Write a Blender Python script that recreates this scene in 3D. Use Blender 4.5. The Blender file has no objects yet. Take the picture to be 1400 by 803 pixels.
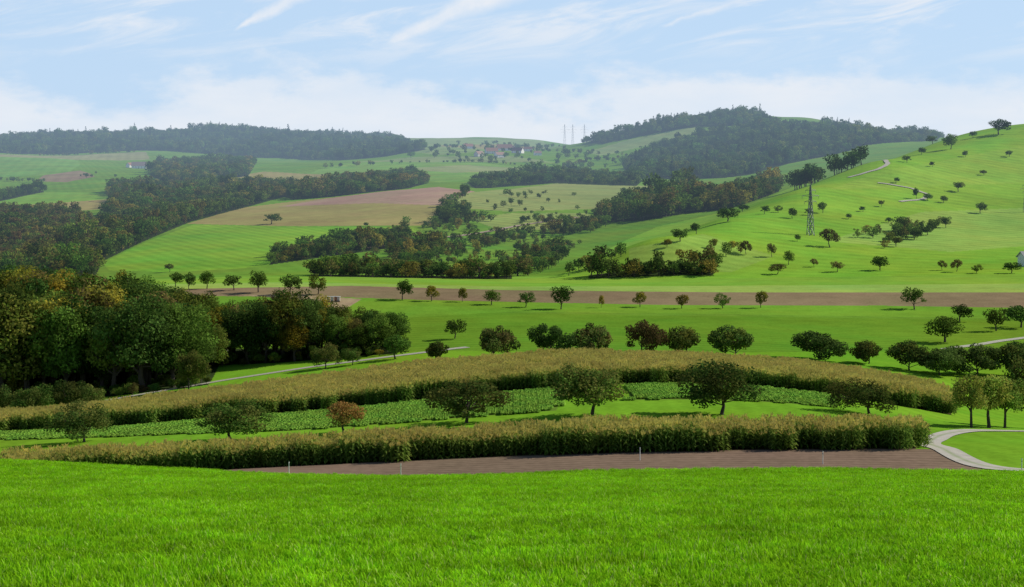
import bpy, math, random
import numpy as np
rng=np.random.default_rng(7); random.seed(7)
S=bpy.context.scene
F=1900.0; HZ=215.0
# ------------------------------------------------------------------ terrain survey
ROWS={
110:[(0,630),(200,641),(400,650),(600,652),(850,643),(1100,640),(1300,644),(1400,645)],
122:[(0,660),(100,655),(200,649),(330,641),(600,628),(850,617),(1100,614),(1250,613),(1400,615)],
134:[(0,652),(100,650),(200,645),(400,632),(600,620),(800,610),(1000,606),(1200,606),(1400,603)],
150:[(0,622),(100,614),(200,609),(400,600),(600,586),(800,572),(1000,570),(1200,577),(1300,585),(1400,590)],
185:[(0,592),(160,585),(300,572),(400,565),(500,556),(600,545),(700,535),(800,528),(900,524),(1000,526),(1100,535),(1200,550),(1300,570),(1400,583)],
250:[(0,572),(200,553),(400,533),(600,509),(800,498),(1000,503),(1200,524),(1300,540),(1400,550)],
300:[(0,548),(200,530),(400,511),(600,492),(800,485),(1000,488),(1200,498),(1400,512)],
400:[(0,475),(200,480),(400,470),(600,458),(800,455),(1000,457),(1200,465),(1400,465)],
600:[(0,425),(200,412),(400,407),(600,410),(900,417),(1200,418),(1400,421)],
680:[(0,405),(200,396),(400,392),(700,397),(1000,400),(1400,400)],
850:[(0,392),(200,386),(400,381),(600,384),(700,385),(800,384),(1000,381),(1400,375)],
1000:[(0,390),(200,382),(400,374),(600,375),(740,374),(800,362),(900,318),(1000,325),(1100,336),(1200,342),(1400,345)],
1150:[(0,378),(200,362),(400,352),(600,352),(750,356),(850,350),(900,335),(1000,290),(1100,295),(1200,305),(1400,315)],
1300:[(0,355),(200,336),(400,330),(600,332),(750,338),(900,322),(1000,297),(1100,252),(1200,262),(1300,272),(1400,280)],
1500:[(0,322),(200,313),(400,306),(600,300),(800,305),(900,292),(1000,285),(1100,258),(1200,213),(1300,222),(1400,232)],
1800:[(0,290),(200,288),(400,280),(600,262),(800,272),(1000,270),(1100,255),(1200,228),(1300,186),(1400,167)],
2200:[(0,270),(200,266),(400,258),(600,250),(800,254),(1000,252),(1200,232),(1300,198),(1400,180)],
2700:[(0,248),(200,243),(400,242),(600,233),(800,238),(1000,228),(1200,215),(1400,195)],
3300:[(0,224),(200,226),(400,225),(600,212),(800,215),(880,205),(1000,185),(1100,182),(1200,190),(1400,195)],
4000:[(0,210),(200,212),(400,211),(600,200),(740,205),(800,198),(850,180),(900,166),(950,156),(1000,152),(1040,155),(1060,165),(1100,160),(1150,170),(1200,178),(1300,190),(1400,195)],
4600:[(0,196),(200,192),(400,192),(500,196),(600,194),(700,196),(800,203),(1000,170),(1200,185),(1400,198)],
5200:[(0,186),(100,189),(150,185),(250,180),(400,181),(480,186),(560,187),(650,188),(740,196),(800,205),(1400,205)],
6500:[(0,205),(1400,206)],12000:[(0,212),(1400,212)],30000:[(0,214.3),(1400,214.3)]}
PX=np.arange(-600,2001,10.0)
kd=[];kt=[]
def plane_py(d): return HZ+F*(2.5/d+0.206)
for d in (12,20,35,60,85):
    kd.append(d); kt.append(np.full(PX.shape,plane_py(d)))
for d in sorted(ROWS):
    a=np.array(ROWS[d],float); v=np.interp(PX,a[:,0],a[:,1])
    s=3.2 if d<2500 else 2.0
    k=np.arange(-12,13); w=np.exp(-0.5*(k/s)**2); w/=w.sum()
    v=np.convolve(np.pad(v,12,mode='edge'),w,'valid')
    kd.append(d); kt.append(v)
kx=np.log(np.array(kd,float)); KT=np.array(kt)
def pchip(x,Y,xi):
    h=np.diff(x)[:,None]; dl=np.diff(Y,axis=0)/h
    m=np.zeros_like(Y); m[0]=dl[0]; m[-1]=dl[-1]
    w1=2*h[1:]+h[:-1]; w2=h[1:]+2*h[:-1]
    ok=(dl[:-1]*dl[1:])>0
    with np.errstate(divide='ignore',invalid='ignore'):
        mm=(w1+w2)/(w1/dl[:-1]+w2/dl[1:])
    m[1:-1]=np.where(ok,mm,0)
    i=np.clip(np.searchsorted(x,xi)-1,0,len(x)-2)
    hh=h[i]; t=((xi-x[i])/hh[:,0])[:,None]
    return (Y[i]*(2*t**3-3*t**2+1)+m[i]*hh*(t**3-2*t**2+t)+Y[i+1]*(-2*t**3+3*t**2)+m[i+1]*hh*(t**3-t**2))
LD=np.linspace(math.log(12),math.log(30000),2400)
GT=pchip(kx,KT,LD)
# chart distance -> true distance (the chart stretches the middle of the valley)
RK=np.array([(12,12),(60,60),(120,120),(200,200),(250,250),(300,298),(400,352),(600,436),(680,470),(850,560),(1000,670),(1150,800),(1300,940),(1500,1120),(1800,1400),(2200,1800),(2700,2300),(3300,2900),(4000,3600),(5200,4800),(8000,7600),(30000,30000)],float)
RT=np.exp(pchip(np.log(RK[:,0]),np.log(RK[:,1])[:,None],LD)[:,0]);DT=np.exp(LD)
def R(d): return np.where(np.asarray(d,float)<=12,d,np.interp(d,DT,RT))
def Ri(y): return np.where(np.asarray(y,float)<=12,y,np.interp(y,RT,DT))
def gpy(px,d):
    px=np.clip(px,PX[0],PX[-1]-1e-6); l=np.clip(np.log(np.maximum(d,12)),LD[0],LD[-1]-1e-9)
    fx=(px-PX[0])/10; fi=(l-LD[0])/(LD[1]-LD[0])
    i=np.clip(fi.astype(int),0,len(LD)-2); j=np.clip(fx.astype(int),0,len(PX)-2); a=fi-i; b=fx-j
    return (GT[i,j]*(1-a)*(1-b)+GT[i+1,j]*a*(1-b)+GT[i,j+1]*(1-a)*b+GT[i+1,j+1]*a*b)
def Hgt(x,y):
    """height at true world x,y"""
    x=np.atleast_1d(np.asarray(x,float)); y=np.atleast_1d(np.asarray(y,float))
    yy=np.maximum(y,12); g=gpy(700+F*x/yy,Ri(yy))
    z=-(g-HZ)/F*yy
    z=np.where(y<12,-2.5-0.206*y,z)
    und=0.0005*np.clip(y-480,0,3000)*(np.sin(x/83+y/140)+0.6*np.sin(x/47-y/61+1.3)+0.3*np.sin(x/21+y/33))
    und=und+0.0026*np.clip(y-1600,0,2800)*(np.sin(x/190+1)*np.sin(y/230)+.5*np.sin(x/90+y/150))
    return z+und
def D2W(x,y):
    Y=R(y);return x*Y/y,Y
def survey(px,py,dmin,dmax):
    d=np.exp(np.linspace(math.log(dmin),math.log(dmax),500)); g=gpy(np.full(d.shape,float(px)),d)
    idx=np.where(g<=py)[0]
    if len(idx): k=idx[0]
    else: k=int(np.argmin(g))
    return float(d[k])
def site(px,py,dmin,dmax): return float(R(survey(px,py,dmin,dmax)))
def WP(pts,dmin,dmax):
    out=[];n=len(pts)
    for i in range(n):
        a=pts[i];b=pts[(i+1)%n]
        m=max(1,int(math.hypot(a[0]-b[0],a[1]-b[1])/25))
        for k in range(m):
            t=k/m; px=a[0]+(b[0]-a[0])*t; py=a[1]+(b[1]-a[1])*t
            d=survey(px,py,dmin,dmax); out.append(((px-700)/F*d,d))
    return np.array(out)
def WD(pts):
    out=[];n=len(pts)
    for i in range(n):
        a=pts[i];b=pts[(i+1)%n]
        m=max(1,int(abs(a[0]-b[0])/25))
        for k in range(m):
            t=k/m; px=a[0]+(b[0]-a[0])*t; d=a[1]+(b[1]-a[1])*t
            out.append(((px-700)/F*d,d))
    return np.array(out)
def inside(poly,x,y):
    r=np.zeros(x.shape,bool)
    bb=(x>=poly[:,0].min())&(x<=poly[:,0].max())&(y>=poly[:,1].min())&(y<=poly[:,1].max())
    ii=np.where(bb)[0]
    if not len(ii): return r
    xs=x[ii];ys=y[ii];c=np.zeros(len(ii),bool);n=len(poly)
    for i in range(n):
        x1,y1=poly[i];x2,y2=poly[(i+1)%n]
        if y1==y2: continue
        cond=((y1>ys)!=(y2>ys))&(xs<(x2-x1)*(ys-y1)/(y2-y1)+x1)
        c^=cond
    r[ii]=c; return r
# ------------------------------------------------------------------ mesh helpers
def mk_mesh(name,V,Q,col=None,mat=None,mats=(),smooth=False):
    me=bpy.data.meshes.new(name); V=np.asarray(V,np.float32); Q=np.asarray(Q,np.int32)
    me.vertices.add(len(V)); me.vertices.foreach_set('co',V.ravel())
    me.loops.add(Q.size); me.loops.foreach_set('vertex_index',Q.ravel())
    me.polygons.add(len(Q)); me.polygons.foreach_set('loop_start',np.arange(0,Q.size,4,dtype=np.int32))
    if mat is not None: me.polygons.foreach_set('material_index',np.asarray(mat,np.int32))
    me.polygons.foreach_set('use_smooth',np.full(len(Q),smooth,bool))
    me.update(calc_edges=True)
    if col is not None:
        c=np.ones((len(V),4),np.float32); c[:,:3]=col
        at=me.color_attributes.new('col','FLOAT_COLOR','POINT'); at.data.foreach_set('color',c.ravel())
    for m in mats: me.materials.append(m)
    return me
def link(ob,coll=None):
    (coll or S.collection).objects.link(ob); return ob
def tube(p,r,seg=6):
    p=np.array(p,float);n=len(p);V=[];Q=[]
    for i in range(n):
        t=p[min(i+1,n-1)]-p[max(i-1,0)];t/=np.linalg.norm(t)+1e-9
        a=np.cross(t,[0.3,0.9,0.1]);a/=np.linalg.norm(a)+1e-9;b=np.cross(t,a)
        for k in range(seg):
            an=2*math.pi*k/seg;V.append(p[i]+r[i]*(a*math.cos(an)+b*math.sin(an)))
    for i in range(n-1):
        for k in range(seg):
            k2=(k+1)%seg;Q.append((i*seg+k,i*seg+k2,(i+1)*seg+k2,(i+1)*seg+k))
    return np.array(V),np.array(Q)
class Acc:
    def __init__(s): s.V=[];s.Q=[];s.C=[];s.M=[];s.n=0
    def add(s,V,Q,C,m=0):
        V=np.asarray(V,float);Q=np.asarray(Q)
        s.V.append(V);s.Q.append(Q+s.n);c=np.zeros((len(V),3));c[:]=C;s.C.append(c);s.M.append(np.full(len(Q),m));s.n+=len(V)
    def mesh(s,name,mats): return mk_mesh(name,np.vstack(s.V),np.vstack(s.Q),np.vstack(s.C),np.concatenate(s.M),mats)
def box(a,c,sz,col,m=0):
    x,y,z=c;dx,dy,dz=[v/2 for v in sz]
    V=[(x+i*dx,y+j*dy,z+k*dz) for k in(-1,1) for j in(-1,1) for i in(-1,1)]
    a.add(V,[(0,2,3,1),(4,5,7,6),(0,1,5,4),(2,6,7,3),(0,4,6,2),(1,3,7,5)],col,m)
# ------------------------------------------------------------------ materials
def newmat(name):
    m=bpy.data.materials.new(name);m.use_nodes=True;nt=m.node_tree;nt.nodes.clear()
    try: m.cycles.emission_sampling='NONE'
    except Exception: pass
    return m,nt
def N(nt,t,**kw):
    n=nt.nodes.new(t)
    for k,v in kw.items(): setattr(n,k,v)
    return n
def math_(nt,op,a,b=None,c=None,clamp=False):
    n=N(nt,'ShaderNodeMath',operation=op,use_clamp=clamp)
    for i,v in enumerate((a,b,c)):
        if v is None: continue
        if isinstance(v,(int,float)): n.inputs[i].default_value=v
        else: nt.links.new(v,n.inputs[i])
    return n.outputs[0]
def finish(nt,sh,painted_haze=True):
    """haze painted into the material: emission grows with world Y, no real volume"""
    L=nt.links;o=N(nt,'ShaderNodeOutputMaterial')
    if not painted_haze: L.new(sh,o.inputs[0]);return
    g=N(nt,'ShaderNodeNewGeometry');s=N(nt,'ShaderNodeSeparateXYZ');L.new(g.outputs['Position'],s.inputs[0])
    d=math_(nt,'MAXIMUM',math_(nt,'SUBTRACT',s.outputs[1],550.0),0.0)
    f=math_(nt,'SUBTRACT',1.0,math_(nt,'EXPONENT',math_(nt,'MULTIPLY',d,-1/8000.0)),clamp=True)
    e=N(nt,'ShaderNodeEmission');e.inputs[0].default_value=(.42,.58,.80,1);e.inputs[1].default_value=0.9  # bluish glow painted onto far surfaces as haze
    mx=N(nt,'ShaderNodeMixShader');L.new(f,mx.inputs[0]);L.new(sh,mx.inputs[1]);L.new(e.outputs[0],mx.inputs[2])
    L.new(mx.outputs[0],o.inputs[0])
def leafmat(name,tr=0.3,hv=0.03,vv=0.3,painted_haze=True,pn=None):
    m,nt=newmat(name);L=nt.links
    at=N(nt,'ShaderNodeAttribute',attribute_name='col')
    oi=N(nt,'ShaderNodeObjectInfo')
    hs=N(nt,'ShaderNodeHueSaturation');L.new(at.outputs['Color'],hs.inputs['Color'])
    L.new(math_(nt,'MULTIPLY_ADD',oi.outputs['Random'],hv*2,0.5-hv),hs.inputs['Hue'])
    r2=math_(nt,'FRACT',math_(nt,'MULTIPLY',oi.outputs['Random'],17.3))
    val=math_(nt,'MULTIPLY_ADD',r2,vv*2,1-vv)
    if pn:
        g=N(nt,'ShaderNodeNewGeometry')
        for sc,am in pn:
            no=N(nt,'ShaderNodeTexNoise');no.inputs['Scale'].default_value=sc;no.inputs['Detail'].default_value=4;L.new(g.outputs['Position'],no.inputs['Vector'])
            val=math_(nt,'MULTIPLY',val,math_(nt,'MULTIPLY_ADD',no.outputs[0],2*am,1-am))
    L.new(val,hs.inputs['Value'])
    d=N(nt,'ShaderNodeBsdfDiffuse');t=N(nt,'ShaderNodeBsdfTranslucent')
    L.new(hs.outputs[0],d.inputs[0]);L.new(hs.outputs[0],t.inputs[0])
    mx=N(nt,'ShaderNodeMixShader');mx.inputs[0].default_value=tr
    L.new(d.outputs[0],mx.inputs[1]);L.new(t.outputs[0],mx.inputs[2])
    finish(nt,mx.outputs[0],painted_haze);return m
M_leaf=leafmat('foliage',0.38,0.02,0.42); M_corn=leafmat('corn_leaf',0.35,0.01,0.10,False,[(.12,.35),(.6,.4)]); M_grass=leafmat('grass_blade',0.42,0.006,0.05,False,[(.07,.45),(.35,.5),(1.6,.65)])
def plain(name,rough=0.85,ns=3.0,amt=0.5,metal=0):
    m,nt=newmat(name);L=nt.links
    at=N(nt,'ShaderNodeAttribute',attribute_name='col');tc=N(nt,'ShaderNodeTexCoord')
    no=N(nt,'ShaderNodeTexNoise');no.inputs['Scale'].default_value=ns;no.inputs['Detail'].default_value=6
    L.new(tc.outputs['Object'],no.inputs['Vector'])
    mr=math_(nt,'MULTIPLY_ADD',no.outputs[0],amt*2,1-amt)
    vm=N(nt,'ShaderNodeVectorMath',operation='SCALE');L.new(at.outputs['Color'],vm.inputs[0]);L.new(mr,vm.inputs['Scale'])
    p=N(nt,'ShaderNodeBsdfPrincipled');L.new(vm.outputs[0],p.inputs['Base Color']);p.inputs['Roughness'].default_value=rough;p.inputs['Metallic'].default_value=metal
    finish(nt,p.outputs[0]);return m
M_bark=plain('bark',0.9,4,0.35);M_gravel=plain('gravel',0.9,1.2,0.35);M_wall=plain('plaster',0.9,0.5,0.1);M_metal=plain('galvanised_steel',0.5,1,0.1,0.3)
# ------------------------------------------------------------------ trees
BARK=(0.06,0.045,0.035)
def make_tree(name,seed,H,W,trunk,nl,ls,base,var=0.35,lobes=22,trunk_r=None,tint2=None,conif=False):
    r=np.random.default_rng(seed);a=Acc()
    tr=trunk_r or 0.03*H
    ch=H-trunk
    top=np.array([r.normal(0,.04*W),r.normal(0,.04*W),trunk+ch*0.6])
    mid=np.array([r.normal(0,.02*W),r.normal(0,.02*W),trunk*0.9])
    V,Q=tube([(0,0,-0.4),(0,0,0.15*trunk+0.1),mid,top],[tr*1.5,tr*1.05,tr*0.85,tr*0.2],7);a.add(V,Q,BARK,1)
    C=[];Rr=[]
    sx_,sy_=r.uniform(.8,1.12,2);off=r.normal(0,.06*W,2)
    for i in range(lobes):
        if conif:
            t=(i+0.5)/lobes; an=r.uniform(0,6.28); rr=W/2*(1-t)*0.55
            c=np.array([rr*math.cos(an),rr*math.sin(an),trunk+ch*t*0.95]); rad=W/2*(1-t)*0.55+0.05*W
        else:
            an=i*2.399+r.uniform(-.6,.6); u=(i+0.5)/lobes; ph=math.acos(1-2*u*0.93)
            q=r.uniform(0.4,0.95)
            c=np.array([W/2*q*math.sin(ph)*math.cos(an)*sx_+off[0],W/2*q*math.sin(ph)*math.sin(an)*sy_+off[1],trunk+ch*0.5+ch/2*q*math.cos(ph)])
            rad=min(W,ch*1.2)*r.uniform(0.11,0.25)
        C.append(c);Rr.append(rad)
        if not conif and i%2==0:
            st=mid+(top-mid)*r.uniform(0,0.6)
            m2=(st+c)/2+np.array([0,0,-0.04*H])
            V,Q=tube([st,m2,c],[tr*0.45,tr*0.3,tr*0.08],5);a.add(V,Q,BARK,1)
    C=np.array(C);Rr=np.array(Rr)
    tone=r.uniform(1-var,1+var,len(Rr))
    pr=Rr**2;pr/=pr.sum();k=r.choice(len(Rr),nl,p=pr)
    dv=r.normal(size=(nl,3));dv/=np.linalg.norm(dv,axis=1)[:,None]
    rad=Rr[k]*(0.5+0.65*r.random(nl)**0.8)
    sq=np.array([1,1,0.75 if not conif else 0.5])
    P=C[k]+dv*rad[:,None]*sq
    P[:,2]=np.maximum(P[:,2],trunk*0.55+0.1+r.random(nl)*.15*ch*.3)
    nrm=dv*0.7+r.normal(size=(nl,3))*0.6+np.array([0,0,0.3]);nrm/=np.linalg.norm(nrm,axis=1)[:,None]
    ax=np.cross(nrm,r.normal(size=(nl,3)));ax/=np.linalg.norm(ax,axis=1)[:,None];bx=np.cross(nrm,ax)
    s=ls*r.uniform(0.6,1.3,nl)[:,None]
    V=np.stack([P-ax*s*.5,P-bx*s*.36+ax*s*.1,P+ax*s*.5,P+bx*s*.36-ax*s*.06],1).reshape(-1,3)
    Q=np.arange(nl*4).reshape(-1,4)
    col=np.array(base)[None,:]*(tone[k]*r.uniform(0.7,1.3,nl))[:,None]
    if tint2 is not None:
        f=(r.random(nl)<0.35)*1.0; lf=(r.random(len(Rr))<0.4)[k]*0.6; f=np.clip(f*0.6+lf,0,1)[:,None]
        col=col*(1-f)+np.array(tint2)[None,:]*f*r.uniform(0.7,1.3,nl)[:,None]
    a.add(V,Q,np.repeat(col,4,axis=0),0)
    return a.mesh(name,[M_leaf,M_bark])
G1=(0.09,0.155,0.024);G2=(0.13,0.20,0.03);GD=(0.06,0.108,0.022);OL=(0.17,0.18,0.035);YE=(0.38,0.31,0.03);OR=(0.24,0.15,0.04);RE=(0.14,0.075,0.04);BR=(0.16,0.125,0.045)
GL=(0.16,0.25,0.04)
apple=[make_tree('apple_tree_mesh',i,5.8,8.2,1.1,5200,0.30,(0.08,0.14,0.024) if i%2 else (0.075,0.125,0.026),tint2=(0.14,0.14,0.035),lobes=28) for i in range(5)]
apple_or=make_tree('apple_or',20,5.8,7,1.3,2600,0.32,OR,tint2=(.2,.18,.04))
apple_rd=make_tree('apple_rd',21,5.8,8,0.8,4500,0.34,(0.12,0.09,0.035),tint2=RE)
pear=[make_tree('pear_mesh',30+i,7,5.2,1.9,3400,0.32,GL,tint2=(0.22,0.23,0.045)) for i in range(2)]
bushy=[make_tree('bushy_mesh',40+i,5.5,8.5,0.5,4800,0.38,(0.075,0.12,0.028),tint2=c) for i,c in enumerate([(.14,.12,.04),OL,None])]
big_cols=[(G1,None),(GD,None),(G2,OL),(GD,G2),(OL,YE),((0.22,0.22,0.035),YE),(BR,OL),(G1,BR)]
big=[make_tree('forest_tree_mesh',60+i,20,13,3.5,6500,0.62,c[0],tint2=c[1],lobes=38,var=0.45) for i,c in enumerate(big_cols)]
small=[make_tree('small_tree_mesh',80+i,8,8,1.6,1500,0.55,c,lobes=13,tint2=t) for i,(c,t) in enumerate([(G1,None),(GD,None),(G2,OL),(OL,YE),((.14,.13,.04),BR),(G1,OL),(GD,G1),(G2,None)])]
far=[make_tree('far_tree_mesh',100+i,12,11,1.2,420,1.25,c,lobes=11,tint2=t) for i,(c,t) in enumerate([(G1,None),(GD,None),((0.08,0.125,0.026),None),(G2,OL)])]
far_aut=[make_tree('far_autumn_mesh',110+i,12,11,1.2,420,1.25,c,lobes=11,tint2=t) for i,(c,t) in enumerate([((.15,.16,.035),(.26,.22,.04)),(BR,(.17,.12,.04)),(G1,BR),(OL,BR)])]
far_con=[make_tree('far_conifer_mesh',120+i,15,8.5,1.0,420,1.3,(0.04,0.075,0.025),lobes=14,conif=True) for i in range(1)]
def coll(name,meshes):
    c=bpy.data.collections.new(name)
    for i,m in enumerate(meshes):
        o=bpy.data.objects.new('%s_proto_%02d'%(name,i),m);c.objects.link(o)
    return c
C_small=coll('smalltrees',small);C_far=coll('fartrees',far);C_aut=coll('farautumn',far_aut+[far[0],far[3]]);C_ridge=coll('ridgetrees',[far[1],far_con[0],far[2],far[3],far[0],far[2],far[1]]);C_big=coll('bigtrees',big)
C_farmix=coll('farmix',far+[far[0],far[2],far_aut[2],far_aut[0]])
def gninst(name,P,rot,scl,idx,collection):
    n=len(P);me=bpy.data.meshes.new(name);me.vertices.add(n);me.vertices.foreach_set('co',np.asarray(P,np.float32).ravel())
    a=me.attributes.new('rot','FLOAT_VECTOR','POINT');a.data.foreach_set('vector',np.asarray(rot,np.float32).ravel())
    a=me.attributes.new('scl','FLOAT_VECTOR','POINT');a.data.foreach_set('vector',np.asarray(scl,np.float32).ravel())
    a=me.attributes.new('idx','INT','POINT');a.data.foreach_set('value',np.asarray(idx,np.int32))
    ob=link(bpy.data.objects.new(name,me))
    g=bpy.data.node_groups.new(name+'_gn','GeometryNodeTree')
    g.interface.new_socket('Geometry',in_out='INPUT',socket_type='NodeSocketGeometry');g.interface.new_socket('Geometry',in_out='OUTPUT',socket_type='NodeSocketGeometry')
    gi=g.nodes.new('NodeGroupInput');go=g.nodes.new('NodeGroupOutput');ip=g.nodes.new('GeometryNodeInstanceOnPoints')
    ci=g.nodes.new('GeometryNodeCollectionInfo');ci.inputs[0].default_value=collection;ci.inputs[1].default_value=True;ci.inputs[2].default_value=True
    def na(nm,t):
        q=g.nodes.new('GeometryNodeInputNamedAttribute');q.data_type=t;q.inputs[0].default_value=nm;return q.outputs[0]
    e=g.nodes.new('FunctionNodeEulerToRotation')
    L=g.links;L.new(gi.outputs[0],ip.inputs['Points']);L.new(ci.outputs[0],ip.inputs['Instance']);ip.inputs['Pick Instance'].default_value=True
    L.new(na('idx','INT'),ip.inputs['Instance Index']);L.new(na('rot','FLOAT_VECTOR'),e.inputs[0]);L.new(e.outputs[0],ip.inputs['Rotation']);L.new(na('scl','FLOAT_VECTOR'),ip.inputs['Scale'])
    L.new(ip.outputs[0],go.inputs[0])
    md=ob.modifiers.new('inst','NODES');md.node_group=g;return ob
def grid_in(poly,sp,jit=0.45):
    x0,y0=poly.min(0);x1,y1=poly.max(0)
    X,Y=np.meshgrid(np.arange(x0,x1+sp,sp),np.arange(y0,y1+sp,sp));X=X.ravel();Y=Y.ravel()
    X=X+rng.uniform(-jit,jit,X.size)*sp;Y=Y+rng.uniform(-jit,jit,Y.size)*sp
    k=inside(poly,X,Y);return X[k],Y[k]
def put(name,x,y,collection,s0,s1,hs=1.0):
    f=R(y)/y;x,y=D2W(x,y)
    n=len(x);z=Hgt(x,y)-0.2;s=f*rng.uniform(s0,s1,n)*(1+.25*np.sin(x/41+y/90)*np.sin(y/67-x/120))*np.where(rng.random(n)<.12,1.35,1.0);rot=np.zeros((n,3));rot[:,2]=rng.uniform(0,6.28,n)
    sc=np.stack([s*rng.uniform(.8,1.25,n),s*rng.uniform(.8,1.25,n),s*hs*rng.uniform(.8,1.2,n)],1)
    return gninst(name,np.stack([x,y,z],1),rot,sc,rng.integers(0,len(collection.objects),n),collection)
def scatter(name,polys,sp,collection,s0,s1,keep=1.0,hs=1.0,clump=None):
    XS=[];YS=[]
    for p in polys:
        x,y=grid_in(p,sp);XS.append(x);YS.append(y)
    x=np.concatenate(XS);y=np.concatenate(YS)
    k=rng.random(len(x))<keep
    if clump:
        f=np.sin(x/clump+1.7*np.sin(y/clump*.6))*np.sin(y/clump*.55+1.3*np.sin(x/clump*.8)+1)
        k&=(f>0.12)|(rng.random(len(x))<0.05)
    x=x[k];y=y[k]
    if len(x): put(name,x,y,collection,s0,s1,hs)
def hedge_lines(name,lines,collection,s0,s1,sp):
    X=[];Y=[]
    for pts,a,b in lines:
        u=np.linspace(0,1,20);v=np.linspace(0,1,len(pts))
        W=[]
        for p,q in zip(np.interp(u,v,[c[0] for c in pts]),np.interp(u,v,[c[1] for c in pts])):
            d=survey(p,q,a,b);W.append(((p-700)/F*d,d))
        W=np.array(W)
        t=np.r_[0,np.cumsum(np.linalg.norm(np.diff(W,axis=0),axis=1))];n=max(3,int(t[-1]/sp));tt=np.sort(rng.uniform(0,t[-1],n));tt=tt[rng.random(n)<.8]
        X.append(np.interp(tt,t,W[:,0])+rng.normal(0,3,len(tt)));Y.append(np.interp(tt,t,W[:,1])+rng.normal(0,4,len(tt)))
    put(name,np.concatenate(X),np.concatenate(Y),collection,s0,s1)
# ------------------------------------------------------------------ land use
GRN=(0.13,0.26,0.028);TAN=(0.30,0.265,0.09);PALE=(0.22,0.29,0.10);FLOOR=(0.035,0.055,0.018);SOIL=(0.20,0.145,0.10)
forests=[]
def FR(pts,a,b): p=WP(pts,a,b);forests.append(p);return p
P_ridge=FR([(-80,212),(-80,186),(0,187),(150,186),(300,181),(450,183),(540,190),(585,206),(500,216),(330,213),(200,206),(100,208)],3500,5200)
P_val=FR([(150,262),(230,250),(350,258),(400,268),(330,285),(262,303),(200,328),(140,358),(130,378),(40,380),(60,352),(100,325),(155,290)],1040,2400)
P_grove=FR([(205,243),(215,222),(250,218),(350,225),(340,240),(270,250),(230,250)],2300,3400)
P_aut=FR([(-120,300),(0,290),(60,293),(130,300),(100,330),(60,364),(40,380),(-120,380)],1040,1900)
P_line=FR([(350,258),(450,252),(560,241),(585,250),(560,257),(450,270),(400,274)],1700,2700)
P_wood=FR([(640,252),(700,244),(790,238),(880,247),(870,256),(760,252),(650,257)],1900,2800)
P_hill=FR([(795,199),(850,184),(900,169),(1000,155),(1040,158),(1060,167),(940,177),(880,187),(820,199)],3200,4100)
P_hill2=FR([(860,240),(850,224),(900,203),(960,184),(1060,170),(1150,173),(1230,186),(1170,205),(1090,222),(1020,240),(940,250)],2400,4100)
P_mid=FR([(815,305),(830,290),(880,277),(950,264),(960,275),(1000,270),(1060,244),(1065,262),(1000,285),(940,292),(880,302)],1300,2400)
P_spur=FR([(1072,256),(1100,240),(1170,213),(1190,222),(1120,247)],1270,1600)
P_top=FR([(1150,192),(1230,182),(1290,185),(1280,192),(1160,203)],2100,4000)
P_hedge=FR([(368,362),(380,347),(440,337),(550,322),(562,335),(440,352)],1000,1500)
P_h2=WD([(425,925),(560,915),(700,900),(700,960),(560,970),(425,980)])
P_h3=WD([(805,868),(975,868),(978,892),(805,892)])
P_h4=[WP([(530,362),(545,345),(600,338),(610,350),(570,366)],1000,1500),WP([(690,382),(715,352),(760,340),(775,352),(730,384)],950,1400),WP([(595,306),(610,288),(640,280),(645,296),(620,308)],1300,1900),WP([(735,322),(790,308),(830,300),(835,310),(770,325)],1100,1700),WP([(640,335),(700,320),(735,322),(700,332),(650,342)],1050,1600)]
P_orch=WP([(520,340),(560,325),(600,302),(660,292),(760,302),(840,300),(800,330),(745,365),(700,382),(480,382),(440,370)],1000,1750)
P_orch2=WP([(640,290),(650,262),(760,262),(880,262),(860,285),(760,300)],1400,2300)
P_leftf=WP([(90,250),(120,238),(200,240),(200,250),(120,256)],2200,3300)
P_leftb=FR([(-60,268),(0,266),(55,258),(60,262),(0,274),(-60,276)],1800,2800)
P_plat=WP([(560,215),(600,198),(700,195),(780,205),(900,215),(860,235),(700,222)],2500,4500)
P_near=WD([(-420,300),(0,292),(150,284),(285,290),(300,345),(300,420),(200,440),(0,450),(-420,450)])
P_near2=WD([(290,345),(380,338),(540,338),(556,352),(540,380),(400,385),(290,395)])
forests+= [P_near,P_near2,P_h2,P_h3]
corn1=WD([(10,122.5),(300,121.8),(700,121.5),(1252,121.5),(1258,133),(700,134),(10,133)])
corn2=WD([(-250,186),(0,186),(400,186),(700,186),(1000,186),(1200,187),(1300,189),(1305,215),(1270,240),(1150,252),(700,255),(500,250),(300,236),(160,222),(0,210),(-250,205)])
beet=WD([(-100,172),(180,163),(400,158),(760,158),(780,183),(400,183),(-100,183)])
beet2=WD([(860,165),(1140,165),(1150,183),(860,183)])
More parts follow.
